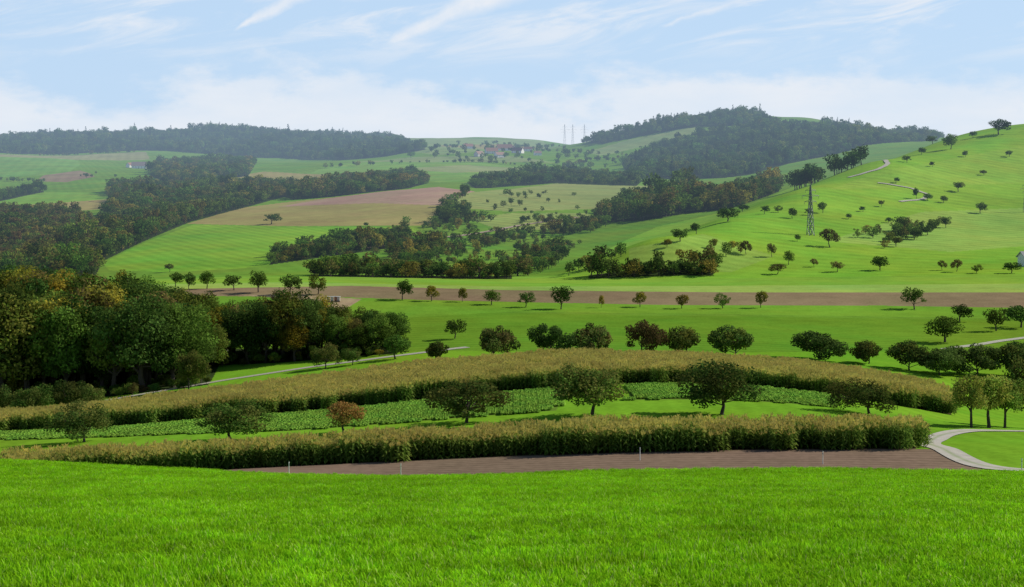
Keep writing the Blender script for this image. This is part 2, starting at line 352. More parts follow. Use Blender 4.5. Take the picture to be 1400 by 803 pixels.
fields=[ # polygon, colour, stripe direction (deg), stripe width, amplitude
 (WD([(-700,400),(2100,400),(2100,10000),(-700,10000)]),GRN,20,14,0.05),
 (WD([(-700,111),(2100,111),(2100,300),(-700,300)]),(0.15,0.32,0.022),0,3,0.05),
 (WD([(285,109),(600,108.5),(900,109),(1330,109),(1345,111),(1290,121),(1200,122),(300,122),(285,120)]),SOIL,88,1.1,0.12),
 (WP([(-300,440),(470,440),(700,425),(1400,435),(1700,435),(1700,470),(1400,480),(1000,482),(600,480),(-300,500)],300,520),(0.12,0.25,0.022),80,9,0.07),
 (WP([(470,440),(700,426),(1000,430),(1400,436),(1800,436),(1800,421),(1400,421),(1200,418),(900,417),(600,411),(480,407)],400,640),(0.15,0.31,0.03),85,8,0.05),
 (WP([(200,394),(480,391),(700,397),(1000,400),(1800,400),(1800,421),(1400,421),(1200,418),(900,417),(600,411),(480,407),(200,404)],500,720),(0.23,0.18,0.10),88,7,0.12),
 (WP([(320,403),(450,406),(495,409),(470,424),(440,432),(425,428),(455,415),(400,409)],400,640),(0.33,0.25,0.15),0,5,0.05),
 (WP([(-100,402),(480,391),(700,397),(1000,400),(1800,400),(1800,385),(1000,391),(700,392),(400,386),(-100,394)],620,850),(0.25,0.39,0.08),85,9,0.06),
 (WP([(-100,394),(400,386),(700,392),(1000,391),(1800,385),(1800,372),(1000,378),(400,378),(-100,384)],700,1000),(0.18,0.34,0.04),85,12,0.05),
 (WP([(140,360),(200,330),(265,307),(400,309),(575,312),(560,325),(520,333),(470,345),(400,358),(320,368),(220,372),(150,370)],1000,1800),(0.17,0.35,0.03),30,12,0.08),
 (WP([(255,306),(330,284),(440,272),(540,261),(600,256),(645,262),(610,285),(592,309),(400,309)],1300,2200),TAN,75,14,0.08),
 (WP([(380,283),(460,270),(540,260),(600,255),(650,262),(615,282),(520,279)],1300,2300),(0.36,0.245,0.17),75,14,0.1),
 (WP([(610,284),(645,263),(760,252),(900,256),(850,285),(700,290)],1400,2300),(0.24,0.29,0.09),60,18,0.1),
 (WP([(640,300),(700,292),(800,292),(830,300),(780,312),(690,318)],1200,1900),(0.24,0.31,0.08),60,18,0.1),
 (WP([(285,262),(340,243),(440,243),(470,250),(400,262),(330,268)],1800,3000),(0.17,0.32,0.05),10,20,0.05),
 (WP([(300,244),(360,236),(470,240),(560,236),(520,242),(440,245)],2300,3300),TAN,10,20,0.05),
 (WP([(420,238),(470,226),(600,217),(740,228),(700,242),(600,250),(560,240)],2200,3600),(0.17,0.32,0.05),40,20,0.1),
 (WP([(560,232),(640,224),(730,228),(690,236),(620,238)],2200,3600),(0.25,0.30,0.11),40,20,0.1),
 (WP([(470,224),(560,213),(700,214),(760,222),(620,219),(540,222)],2600,4200),PALE,40,20,0.05),
 (WP([(540,206),(560,185),(740,194),(770,203),(700,208),(600,212)],3300,5200),(0.21,0.30,0.09),40,40,0.05),
 (WP([(600,198),(720,197),(760,202),(640,203)],3300,5200),TAN,40,40,0.05),
 (WP([(-100,219),(105,219),(110,225),(90,241),(-100,242)],2500,3800),(0.15,0.30,0.05),15,25,0.05),
 (WP([(-100,214),(200,210),(205,219),(-100,219)],3000,4400),(.27,.28,.12),15,25,0.05),
 (WP([(-100,276),(60,262),(150,264),(155,272),(60,282),(-100,288)],1700,2800),(0.17,0.33,0.04),15,25,0.05),
 (WP([(-20,284),(155,272),(155,284),(60,292),(0,292)],1600,2500),TAN,15,25,0.05),
 (WP([(60,241),(110,234),(130,243),(90,251),(50,248)],2200,3300),(0.26,0.20,0.12),15,25,0.05),
 (WP([(800,208),(860,192),(950,175),(965,180),(880,200),(820,214)],3000,4100),(0.23,0.31,0.10),15,45,0.05),
 (WP([(760,382),(800,355),(900,310),(1000,288),(1100,250),(1200,212),(1300,184),(1400,163),(1900,163),(1900,378),(1400,376),(1000,382)],850,1900),(0.19,0.37,0.035),70,16,0.05),
 (WP([(1130,330),(1260,290),(1500,280),(1500,330),(1300,345)],950,1500),(0.24,0.39,0.07),70,13,0.07),
 (WP([(860,340),(960,320),(1060,350),(1000,372),(860,372)],860,1150),(0.22,0.37,0.06),50,13,0.07),
 (WP([(1130,260),(1200,235),(1400,200),(1500,210),(1400,250),(1250,255)],1200,1900),(0.22,0.38,0.045),60,15,0.06),
]
# ------------------------------------------------------------------ terrain sheet
u_in=np.linspace(-0.40,0.40,1150);u_out=np.linspace(0.405,1.6,60)
U=np.concatenate([-u_out[::-1],u_in,u_out])
Yr=np.concatenate([np.linspace(-40,11,30),np.exp(np.linspace(math.log(12),math.log(100),150,endpoint=False)),np.exp(np.linspace(math.log(100),math.log(5400),980)),np.exp(np.linspace(math.log(5600),math.log(29500),25))])
nu=len(U);nr=len(Yr)
YY,UU=np.meshgrid(Yr,U,indexing='ij');XX=UU*np.maximum(YY,40)
x=XX.ravel();y=YY.ravel();yw=R(y);xw=x*np.where(y>45,yw/np.maximum(y,1),1.0);z=Hgt(xw,yw)
V=np.stack([xw,yw,z],1)
i=np.arange(nr-1)[:,None]*nu+np.arange(nu-1)[None,:];i=i.ravel()
Q=np.stack([i,i+1,i+nu+1,i+nu],1)
col=np.zeros((len(x),3));col[:]=(0.11,0.25,0.012);row=np.zeros(len(x));amp=np.zeros(len(x))
k=y>112;col[k]=(0.15,0.32,0.022)
for f in fields:
    k=inside(f[0],x,y);col[k]=f[1];an=math.radians(f[2]);row[k]=(x[k]*math.cos(an)+y[k]*math.sin(an))/f[3];amp[k]=f[4]
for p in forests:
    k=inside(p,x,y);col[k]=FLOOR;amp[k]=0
for p in (corn1,corn2): 
    k=inside(p,x,y);col[k]=(0.09,0.075,0.04);amp[k]=0
for p in (beet,beet2):
    k=inside(p,x,y);col[k]=(0.12,0.20,0.03);amp[k]=0
me=mk_mesh('terrain',V,Q,col,smooth=True)
a=me.attributes.new('row','FLOAT','POINT');a.data.foreach_set('value',row.astype(np.float32))
a=me.attributes.new('amp','FLOAT','POINT');a.data.foreach_set('value',amp.astype(np.float32))
m,nt=newmat('fields');L=nt.links
at=N(nt,'ShaderNodeAttribute',attribute_name='col');ar=N(nt,'ShaderNodeAttribute',attribute_name='row');aa=N(nt,'ShaderNodeAttribute',attribute_name='amp')
tc=N(nt,'ShaderNodeTexCoord')
def noise(sc,det=5,rough=0.6):
    n=N(nt,'ShaderNodeTexNoise');n.inputs['Scale'].default_value=sc;n.inputs['Detail'].default_value=det;n.inputs['Roughness'].default_value=rough;L.new(tc.outputs['Object'],n.inputs['Vector']);return n.outputs[0]
n1=noise(0.012,6,.6);n2=noise(0.11,5,.6);n3=noise(1.3,5,.65)
s=math_(nt,'MULTIPLY',math_(nt,'SINE',math_(nt,'MULTIPLY',ar.outputs['Fac'],6.283)),aa.outputs['Fac'])
v=math_(nt,'ADD',math_(nt,'MULTIPLY_ADD',n1,0.8,0.6),math_(nt,'MULTIPLY_ADD',n2,0.6,-0.3))
v=math_(nt,'ADD',v,math_(nt,'MULTIPLY_ADD',n3,0.8,-0.4));v=math_(nt,'ADD',v,s)
vm=N(nt,'ShaderNodeVectorMath',operation='SCALE');L.new(at.outputs['Color'],vm.inputs[0]);L.new(v,vm.inputs['Scale'])
hs=N(nt,'ShaderNodeHueSaturation');L.new(vm.outputs[0],hs.inputs['Color']);L.new(math_(nt,'MULTIPLY_ADD',noise(0.02,4),0.10,0.445),hs.inputs['Hue'])
d=N(nt,'ShaderNodeBsdfDiffuse');L.new(hs.outputs[0],d.inputs[0])
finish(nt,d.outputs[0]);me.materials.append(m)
link(bpy.data.objects.new('terrain',me))
# ------------------------------------------------------------------ paths
def path(name,pts,w,dmin,dmax,off,colr=(0.40,0.37,0.31),useD=False):
    W=[]
    for p in pts:
        d=p[1] if useD else survey(p[0],p[1],dmin,dmax)
        d=float(R(d));W.append(((p[0]-700)/F*d,d))
    W=np.array(W)
    t=np.r_[0,np.cumsum(np.linalg.norm(np.diff(W,axis=0),axis=1))]
    n=max(10,int(t[-1]/max(1.0,w*0.4)));tt=np.linspace(0,t[-1],n)
    P=np.stack([np.interp(tt,t,W[:,0]),np.interp(tt,t,W[:,1])],1)
    for _ in range(6): P[1:-1]=(P[:-2]+2*P[1:-1]+P[2:])/4
    T=np.gradient(P,axis=0);T/=np.linalg.norm(T,axis=1)[:,None]+1e-9;Nn=np.stack([-T[:,1],T[:,0]],1)
    V=[];C=[];K=7
    for k in range(K):
        o=(k/(K-1)-0.5)*w; q=P+Nn*(o+0.08*w*np.sin(tt/3.1+k))[:,None] if k in (0,K-1) else P+Nn*o
        V.append(np.stack([q[:,0],q[:,1],Hgt(q[:,0],q[:,1])+off],1))
        c=np.tile(np.array(colr),(n,1)); 
        if k==3 and w<3.5: c=c*np.array([0.6,0.75,0.45])
        C.append(c)
    V=np.stack(V,1).reshape(-1,3);C=np.stack(C,1).reshape(-1,3)
    i=(np.arange(n-1)[:,None]*K+np.arange(K-1)[None,:]).ravel()
    me=mk_mesh(name,V,np.stack([i,i+1,i+K+1,i+K],1),C,mats=[M_gravel],smooth=True)
    link(bpy.data.objects.new(name,me))
path('gravel_path',[(1480,150),(1400,149),(1330,147),(1285,141),(1268,134),(1275,126),(1300,118),(1340,113),(1400,110.5),(1480,110)],2.3,0,0,0.06,useD=True)
path('gravel_path',[(60,262),(155,275),(230,287),(300,298),(370,308),(450,318),(560,330),(640,345)],2.6,0,0,0.08,useD=True)
path('gravel_path',[(1290,478),(1340,471),(1400,462),(1500,452)],2.2,330,520,0.1)
path('gravel_path',[(1160,243),(1178,238),(1203,231),(1214,225),(1210,219)],3.6,1250,1900,0.4)
path('gravel_path',[(1200,250),(1245,257),(1270,266),(1262,273),(1230,276)],3,1150,1700,0.4)
path('gravel_path',[(500,340),(560,330),(640,322),(720,308),(790,298)],4.5,1000,1900,0.4,(0.34,0.26,0.18))
# ------------------------------------------------------------------ corn / crops / grass
def corn_patch(seed,sz=2.0,n=44):
    r=np.random.default_rng(seed);V=[];Q=[];C=[];c=0
    for i in range(n):
        px=(i%4+0.5)*sz/4-sz/2+r.normal(0,.05);py=(i//4+0.5)*sz/(n/4)-sz/2+r.normal(0,.05);h=r.uniform(1.7,2.5);lx,ly=r.normal(0,.07,2)
        def q4(p,cc):
            nonlocal c
            V.extend(p);Q.append((c,c+1,c+2,c+3));C.extend(cc);c+=4
        an=r.uniform(0,3.14);w=0.03;dx,dy=w*math.cos(an),w*math.sin(an)
        g=np.array((0.13,0.235,0.035));ye=np.array((0.58,0.50,0.13))
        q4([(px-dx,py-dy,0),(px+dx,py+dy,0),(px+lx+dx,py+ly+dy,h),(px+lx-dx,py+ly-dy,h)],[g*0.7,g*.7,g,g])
        for t in range(6):
            an=r.uniform(0,6.28);l=r.uniform(.12,.28);e=(px+lx+l*math.cos(an),py+ly+l*math.sin(an),h+r.uniform(.05,.35))
            q4([(px+lx-.03,py+ly,h-.05),(px+lx+.03,py+ly,h-.05),(e[0]+.03,e[1],e[2]),(e[0]-.03,e[1],e[2])],[ye]*4)
        pl=r.uniform(0,3.14)
        for t in range(9):
            zz=0.25+t*(h-0.4)/9;an=pl+(t%2)*3.14+r.normal(0,.4);l=r.uniform(.45,.75);ca,sa=math.cos(an),math.sin(an);w=0.055
            p0=np.array((px+lx*zz/h,py+ly*zz/h,zz));p1=p0+np.array((ca*l*.45,sa*l*.45,l*.42));p2=p0+np.array((ca*l,sa*l,l*r.uniform(-.1,.35)))
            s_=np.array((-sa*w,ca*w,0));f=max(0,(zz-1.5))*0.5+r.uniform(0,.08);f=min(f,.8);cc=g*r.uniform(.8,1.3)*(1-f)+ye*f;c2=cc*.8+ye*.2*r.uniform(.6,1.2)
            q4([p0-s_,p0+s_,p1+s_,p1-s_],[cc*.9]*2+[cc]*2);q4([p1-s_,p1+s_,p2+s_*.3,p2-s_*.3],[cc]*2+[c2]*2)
    return mk_mesh('corn_patch',V,Q,np.array(C),mats=[M_corn])
C_corn=coll('cornpatch',[corn_patch(i) for i in range(4)])
def patches(name,poly,sp,collection,s0=0.9,s1=1.1,jit=0.08,rotstep=math.pi):
    x,y=grid_in(poly,sp,jit);x,y=D2W(x,y);n=len(x);z=Hgt(x,y);s=rng.uniform(s0,s1,n)*(1+.06*np.sin(x/5)*np.sin(x/13+1));rot=np.zeros((n,3))
    rot[:,2]=rng.integers(0,int(round(6.2832/rotstep)),n)*rotstep
    sc=np.stack([np.ones(n)*1.05,np.ones(n)*1.05,s],1)
    return gninst(name,np.stack([x,y,z],1),rot,sc,rng.integers(0,len(collection.objects),n),collection)
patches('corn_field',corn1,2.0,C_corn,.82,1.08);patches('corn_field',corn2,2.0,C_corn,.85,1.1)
def beet_patch(seed):
    r=np.random.default_rng(seed)
    V=[];Q=[];C=[];c=0
    for i in range(3):
        for j in range(7):
            bx=(i+.5)*.5-.75;by=(j+.5)*.215-.75
            for k in range(9):
                an=r.uniform(0,6.28);l=r.uniform(.2,.36);h=r.uniform(.12,.3);w=r.uniform(.07,.11);ca,sa=math.cos(an),math.sin(an)
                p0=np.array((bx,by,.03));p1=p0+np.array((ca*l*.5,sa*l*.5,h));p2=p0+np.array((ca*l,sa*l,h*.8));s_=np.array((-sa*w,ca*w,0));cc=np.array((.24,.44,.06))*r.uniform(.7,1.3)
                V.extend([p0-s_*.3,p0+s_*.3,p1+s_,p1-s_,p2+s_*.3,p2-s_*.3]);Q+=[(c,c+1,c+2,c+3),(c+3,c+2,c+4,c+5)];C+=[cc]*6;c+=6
    return mk_mesh('beet_patch',V,Q,np.array(C),mats=[M_corn])
C_beet=coll('beetpatch',[beet_patch(i) for i in range(3)])
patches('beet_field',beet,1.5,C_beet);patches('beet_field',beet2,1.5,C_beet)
def grass_patch(seed,n=420,sz=1.0,hh=0.13,w=0.008,c=(.25,.53,.012)):
    r=np.random.default_rng(seed);p=r.uniform(-sz/2-.05,sz/2+.05,(n,2))
    cl=r.uniform(-sz/2,sz/2,(14,2));k=r.integers(0,14,n);m=r.random(n)<.5;p[m]=cl[k[m]]+r.normal(0,.06,(m.sum(),2))
    h=hh*r.uniform(.45,1.3,n);an=r.uniform(0,6.28,n);le=h*r.uniform(.15,.9,n);w=w*r.uniform(.7,1.5,n)
    d=np.stack([np.cos(an),np.sin(an)],1);sd=np.stack([-d[:,1],d[:,0]],1)
    z0=np.zeros(n)
    def P(xy,zz): return np.concatenate([xy,zz[:,None]],1)
    a0=P(p-sd*w[:,None],z0);a1=P(p+sd*w[:,None],z0);md=p+d*(le*.35)[:,None]
    b0=P(md-sd*w[:,None]*.9,h*.6);b1=P(md+sd*w[:,None]*.9,h*.6);tp=p+d*le[:,None]
    c0=P(tp-sd*w[:,None]*.2,h);c1=P(tp+sd*w[:,None]*.2,h)
    V=np.stack([a0,a1,b1,b0,c1,c0],1).reshape(-1,3);b=np.arange(n)*6
    Q=np.concatenate([np.stack([b,b+1,b+2,b+3],1),np.stack([b+3,b+2,b+4,b+5],1)])
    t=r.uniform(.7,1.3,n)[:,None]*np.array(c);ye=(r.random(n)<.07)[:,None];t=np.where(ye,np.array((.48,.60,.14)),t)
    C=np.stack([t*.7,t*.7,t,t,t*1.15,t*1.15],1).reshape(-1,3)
    return mk_mesh('grass_patch',V,Q,C,mats=[M_grass])
C_gr=coll('grasspatch',[grass_patch(i) for i in range(6)])
gp=np.array([(-7,9),(7,9),(0.46*60+3,60),(0.44*111+3,109),(-0.44*111-3,109),(-0.46*60-3,60)],float)
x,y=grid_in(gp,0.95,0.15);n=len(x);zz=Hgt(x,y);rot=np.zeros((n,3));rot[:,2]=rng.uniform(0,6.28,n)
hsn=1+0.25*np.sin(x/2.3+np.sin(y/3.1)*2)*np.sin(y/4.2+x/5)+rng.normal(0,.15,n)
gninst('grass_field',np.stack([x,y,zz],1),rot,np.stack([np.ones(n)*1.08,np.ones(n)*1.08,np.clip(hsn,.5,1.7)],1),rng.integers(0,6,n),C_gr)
# ------------------------------------------------------------------ individual trees
def tree(name,me,px,hpx,wpx,d=None,py=None,dr=(200,800)):
    if d is None: d=survey(px,py,*dr)
    d=float(R(d));h=hpx*d/F;w=wpx*d/F;X=(px-700)/F*d
    if me.name not in DIM:
        co=np.empty(len(me.vertices)*3,np.float32);me.vertices.foreach_get('co',co);co=co.reshape(-1,3)
        DIM[me.name]=(co[:,2].max(),(np.ptp(co[:,0])+np.ptp(co[:,1]))/2)
    H0,W0=DIM[me.name]
    ob=link(bpy.data.objects.new(name,me));ob.location=(X,d,float(Hgt(X,d)[0])-0.05);ob.rotation_euler=(0,0,random.uniform(0,6.28));ob.scale=(w/W0*random.uniform(.85,1.2),w/W0,h/H0);return ob
DIM={}
A='apple_tree'
for (px,h,w,d,me,nm) in [(115,58,98,158,apple[0],A),(315,54,108,151,apple[1],A),(470,44,62,152,apple_or,'autumn_apple_tree'),(638,62,122,153,apple[2],A),(810,72,118,153,apple[3],A),(987,76,138,152,apple[4],A),(1188,50,92,160,apple[0],A),
   (1328,74,62,152,pear[0],'pear_tree'),(1352,76,60,155,pear[1],'pear_tree'),(1374,72,60,158,pear[0],'pear_tree'),(1412,100,85,165,apple[3],A)]:
    tree(nm,me,px,h,w,d=d)
for (px,h,w,d,me,nm) in [(675,45,64,300,bushy[0],'plum_tree'),(752,46,66,300,bushy[2],'plum_tree'),(815,44,66,302,bushy[0],'plum_tree'),(880,50,62,300,apple_rd,'autumn_cherry_tree'),(938,42,60,303,bushy[1],'plum_tree'),(1005,44,74,303,bushy[1],'plum_tree'),
   (1120,40,86,306,bushy[2],'plum_tree'),(1188,34,52,300,bushy[1],'plum_tree'),(1243,42,66,290,bushy[1],'plum_tree'),(1285,40,70,285,bushy[2],'plum_tree'),(1335,44,80,290,bushy[2],'plum_tree'),(1385,52,80,290,bushy[1],'plum_tree'),
   (40,50,52,232,apple[1],A),(97,50,66,238,apple[2],A),(128,38,50,242,apple[3],A),(258,58,50,280,apple[3],A),(445,36,46,306,apple[0],A),(482,24,28,310,apple[1],A),(600,28,40,300,bushy[1],'plum_tree'),(540,34,40,318,small[0],'walnut_tree'),(-5,50,50,236,apple[4],A)]:
    tree(nm,me,px,h,w,d=d)
for (px,py,h,w,me) in [(622,463,28,30,1),(550,410,28,27,1),(590,412,22,20,3),(672,417,21,23,0),(719,420,22,22,1),(767,423,33,32,6),(822,421,18,9,3),(875,420,22,20,3),(932,422,20,21,3),(988,422,22,22,5),(1040,421,24,20,3),(632,413,20,14,3),
   (1250,423,31,32,1),(1292,468,37,46,0),(1312,440,24,32,1),(1362,453,32,32,6),(1396,448,32,40,1),
   (258,397,25,20,1),(283,395,25,24,0),(320,397,22,26,1),(353,400,30,30,6),(397,403,28,32,1),(435,403,30,28,5),(240,392,20,20,1)]:
    tree('cherry_tree' if me!=3 else 'autumn_cherry_tree',small[me],px,h,w,py=py,dr=(330,760))
for (px,py,h,w,me) in [(995,303,20,30,1),(1045,293,12,14,1),(1064,291,10,12,5),(1083,299,15,14,0),(1125,292,16,14,1),(1134,338,26,28,4),(1020,348,20,18,4),(1055,352,20,15,4),(1000,343,14,14,3),(1078,362,20,18,0),(1113,365,12,12,4),(1203,370,20,24,6),(1063,375,15,26,4),(1145,372,15,22,4),
   (1225,338,14,18,2),(1250,328,16,20,1),(1268,322,14,18,0),(1293,312,16,16,6),(1310,262,14,18,2),(1340,292,16,20,1),(1288,370,14,12,4),(1308,372,18,18,4),(1335,374,13,18,5),(1383,374,16,22,1),(1365,185,22,30,1),(1300,205,22,22,0),(1275,192,12,16,1),(1330,190,10,10,1),(1253,272,16,10,1),(1268,274,10,14,0),(1050,268,10,12,1),(1290,277,10,12,0),
   (930,330,18,24,6),(952,320,16,18,1),(912,338,12,16,3),(975,340,14,14,3),(950,362,20,26,0),(1015,290,10,16,1),(1160,300,8,10,0),(1180,290,8,10,1),(1205,283,9,10,2),(1215,305,8,10,0),(1090,330,10,10,0),(1105,295,10,12,1),(1240,222,10,12,1),(1260,212,10,12,0),(1225,250,8,10,1),(1275,228,8,8,1),(1320,215,9,9,0),(1345,240,8,10,2),(1380,215,9,9,1)]:
    tree('orchard_tree' if me not in(3,4) else 'autumn_orchard_tree',small[me],px,h,w,py=py,dr=(860,1900))
for (px,py,h,w,me) in [(371,306,15,26,1),(232,372,12,14,2),(610,308,16,14,1),(630,300,20,20,1),(500,310,6,8,0)]:
    tree('field_tree',small[me],px,h,w,py=py,dr=(1000,1900))
# ------------------------------------------------------------------ woods
def nearwood(name,poly,sp,hf):
    x,y=grid_in(poly,sp,.4);n=len(x);px=700+F*x/y;f=R(y)/y;h=hf(px)*rng.uniform(.74,1.16,n)*f;s=h/20.0;x,y=D2W(x,y)
    idx=rng.choice(8,n,p=[.2,.2,.14,.13,.10,.08,.06,.09]);rot=np.zeros((n,3));rot[:,2]=rng.uniform(0,6.28,n);w=s*rng.uniform(.8,1.15,n)*1.0
    gninst(name,np.stack([x,y,Hgt(x,y)-.3],1),rot,np.stack([w,w,s],1),idx,C_big)
nearwood('woodland',P_near,7.5,lambda p:np.interp(p,[-300,0,120,200,260,300],[23,22,20,18.5,16,12]))
nearwood('woodland',P_near2,6.0,lambda p:np.interp(p,[290,380,430,470,560],[12,15,14,11,9]))
scatter('shrub_layer',[WD([(-420,288),(0,282),(150,276),(285,282),(290,300),(0,305),(-420,312)]),WD([(300,338),(540,332),(556,345),(300,350)])],3.6,C_small,.28,.5,.8)
scatter('distant_forest',[P_ridge],20,C_ridge,1.1,2.0)
scatter('distant_forest',[P_hill,P_hill2],17,C_ridge,1.0,1.9)
scatter('valley_forest',[P_val,P_grove,P_line],10,C_farmix,0.7,1.5)
scatter('autumn_forest',[P_aut],9,C_aut,0.7,1.3)
scatter('distant_wood',[P_wood,P_top,P_leftb],12,C_far,0.7,1.4)
scatter('valley_forest',[P_mid],11.5,C_farmix,0.9,1.9)
scatter('hillside_grove',[P_spur],10.5,C_far,1.2,2.1)
scatter('hedge',[P_hedge,P_h2,P_h3],7,C_farmix,.35,1.05)
scatter('hedge',P_h4,8,C_farmix,.45,1.1,.8)
scatter('orchard',[P_orch],11,C_farmix,.35,.8,.85,clump=22)
scatter('orchard',[P_orch2,P_leftf],22,C_far,.4,.75,.45,clump=40)
scatter('orchard',[P_plat],45,C_far,.7,1.2,.6)
hedge_lines('hedgerow',[([(270,253),(350,246)],1900,3000),([(440,233),(560,223)],2300,3600),([(560,222),(650,220),(745,226)],2500,3900),([(0,247),(60,250)],2200,3400),([(640,264),(600,290)],1300,2200),([(850,286),(760,302)],1300,2000),([(1170,326),(1260,316)],950,1400),([(780,378),(860,345)],860,1100),([(740,240),(780,225),(850,215)],2300,3900),([(0,212),(200,210)],3200,4300),([(560,312),(520,334)],1050,1700),([(590,308),(640,300)],1200,1800),([(1210,340),(1285,305)],950,1450),([(960,372),(1010,345)],860,1100)],C_farmix,.4,.9,8)
# ------------------------------------------------------------------ pylons
def pylon(px,d,h,name='electricity_pylon',rs=1.0):
    a=Acc();c=(0.16,0.17,0.17);w0=h*.11
    def seg(p,q,r=0.14):
        V,Q=tube([p,q],[r*rs,r*rs],4);a.add(V,Q,c)
    lv=[0,.16,.31,.45,.57,.68,.78,.87,1.0];wd=[w0*(1-t*.86) if t<.68 else w0*(1-.68*.86)*(1-(t-.68)*2.2) for t in lv]
    for i in range(len(lv)-1):
        z0,z1=lv[i]*h,lv[i+1]*h;a0,a1=wd[i]/2,wd[i+1]/2
        k0=[(-a0,-a0,z0),(a0,-a0,z0),(a0,a0,z0),(-a0,a0,z0)];k1=[(-a1,-a1,z1),(a1,-a1,z1),(a1,a1,z1),(-a1,a1,z1)]
        for j in range(4):
            seg(k0[j],k1[j],.22);seg(k0[j],k1[(j+1)%4]);seg(k0[(j+1)%4],k1[j]);seg(k1[j],k1[(j+1)%4])
    for t,l in ((.66,.17),(.77,.24),(.88,.15)):
        z=t*h
        for s in(-1,1):
            seg((0,-.3,z),(s*l*h*.8,0,z+.3),.16);seg((0,.3,z+h*.045),(s*l*h*.8,0,z+.3),.14);seg((s*l*h*.78,0,z),(s*l*h*.78,0,z-h*.045),.13)
    ob=link(bpy.data.objects.new(name,a.mesh('pylon',[M_metal])));X=(px-700)/F*d;ob.location=(X,d,float(Hgt(X,d)[0])-.3);ob.rotation_euler=(0,0,.35);return ob
d=site(1108,322,860,1500);pylon(1108,d,70*d/F,rs=.7);d=site(1398,290,900,1600);pylon(1402,d,42*d/F,rs=.5)
for px in (772,783,799): pylon(px,4300,32*4300/F,rs=.5)
# ------------------------------------------------------------------ houses
def house(name,px,d,L=14,Wd=9,eh=5,rh=4,rot=0.,wall=(.62,.59,.53),roof=(.20,.09,.06)):
    e=link(bpy.data.objects.new(name,None));X=(px-700)/F*d;e.location=(X,d,float(Hgt(X,d)[0])-.3);e.rotation_euler=(0,0,rot)
    def ch(nm,a,mt):
        o=link(bpy.data.objects.new(nm,a.mesh(nm,[mt])));o.parent=e
    a=Acc();box(a,(0,0,eh/2),(L,Wd,eh),wall)
    for s in(-1,1): a.add([(s*L/2,-Wd/2,eh),(s*L/2,Wd/2,eh),(s*L/2,.01,eh+rh-.05),(s*L/2,-.01,eh+rh-.05)],[(0,1,2,3)],wall)
    ch('walls',a,M_wall)
    a=Acc();o_=.6
    for s in(-1,1):
        a.add([(-L/2-o_,s*(Wd/2+o_),eh-.4),(L/2+o_,s*(Wd/2+o_),eh-.4),(L/2+o_,0,eh+rh),(-L/2-o_,0,eh+rh),(-L/2-o_,s*(Wd/2+o_),eh-.15),(L/2+o_,s*(Wd/2+o_),eh-.15),(L/2+o_,0,eh+rh+.25),(-L/2-o_,0,eh+rh+.25)],[(0,1,2,3),(4,5,6,7),(0,1,5,4),(0,4,7,3),(1,2,6,5)],roof)
    box(a,(L*.25,Wd*.12,eh+rh*.95),(.9,.9,1.8),(.3,.15,.1));ch('roof',a,M_wall)
    a=Acc()
    for fl in range(2):
        for i in range(5):
            if fl==0 and i==2: continue
            for s in(-1,1): box(a,(-L/2+L*(i+.5)/5,s*(Wd/2+.02),1.5+fl*2.4),(1.0,.08,1.2),(.04,.05,.06))
    ch('windows',a,M_wall);a=Acc();box(a,(0,-Wd/2-.03,1.1),(1.2,.1,2.1),(.1,.06,.03));ch('door',a,M_wall)
for (px,py,l,rt,wl,rf) in [(190,229,28,.2,(.8,.78,.72),(.25,.2,.18)),(178,228,16,1.2,(.75,.72,.65),(.25,.14,.1)),(672,212,26,.3,(.7,.66,.6),(.30,.16,.11)),(690,208,34,.1,(.78,.74,.68),(.32,.17,.12)),(708,212,24,-.5,(.75,.7,.64),(.28,.14,.11)),(655,214,20,.9,(.6,.55,.5),(.28,.18,.14)),(640,206,22,.4,(.78,.75,.7),(.3,.15,.11)),(722,210,18,0,(.8,.78,.7),(.28,.16,.13)),(683,215,20,.6,(.78,.75,.7),(.33,.2,.15)),(700,204,16,-.2,(.8,.78,.7),(.3,.18,.13)),(735,214,15,.3,(.78,.76,.7),(.28,.18,.14))]:
    dd=site(px,py,2400,4400);house('farmhouse',px,dd,l,l*.55,5.5,l*.28,rt,wl,rf)
house('farmhouse',1408,600,8,6,4.2,2.2,.2,(.72,.72,.7),(.3,.3,.3))
# beehives near the track
for k,(px,c) in enumerate([(449,(.45,.35,.22)),(454,(.6,.55,.45)),(459,(.35,.16,.1)),(463,(.55,.5,.45))]):
    d=site(px,413,400,640);X=(px-700)/F*d;a=Acc();box(a,(0,0,.15),(.9,.9,.3),(.2,.15,.1));box(a,(0,0,.65),(.8,.8,.7),c);box(a,(0,0,1.25),(.8,.8,.5),c);box(a,(0,0,1.57),(1.0,1.0,.14),(.5,.5,.5));box(a,(0,-.45,.4),(.5,.1,.08),(.02,.02,.02))
    o=link(bpy.data.objects.new('beehive',a.mesh('beehive',[M_wall])));o.location=(X,d,float(Hgt(X,d)[0])+.05)
# fence posts
for px,d in ((395,109),(548,108.5),(875,116),(1125,113),(1397,109.5)):
    X=(px-700)/F*d;a=Acc();V,Q=tube([(0,0,-.2),(0,0,1.0)],[.035,.03],8);a.add(V,Q,(.75,.75,.72));V,Q=tube([(0,0,1.0),(0,0,1.06)],[.05,.04],8);a.add(V,Q,(.7,.7,.66))
    V,Q=tube([(-.07,0,.85),(.07,0,.85)],[.02,.02],6);a.add(V,Q,(.1,.1,.1))
    o=link(bpy.data.objects.new('fence_post',a.mesh('fence_post',[M_wall])));o.location=(X,d,float(Hgt(X,d)[0]))
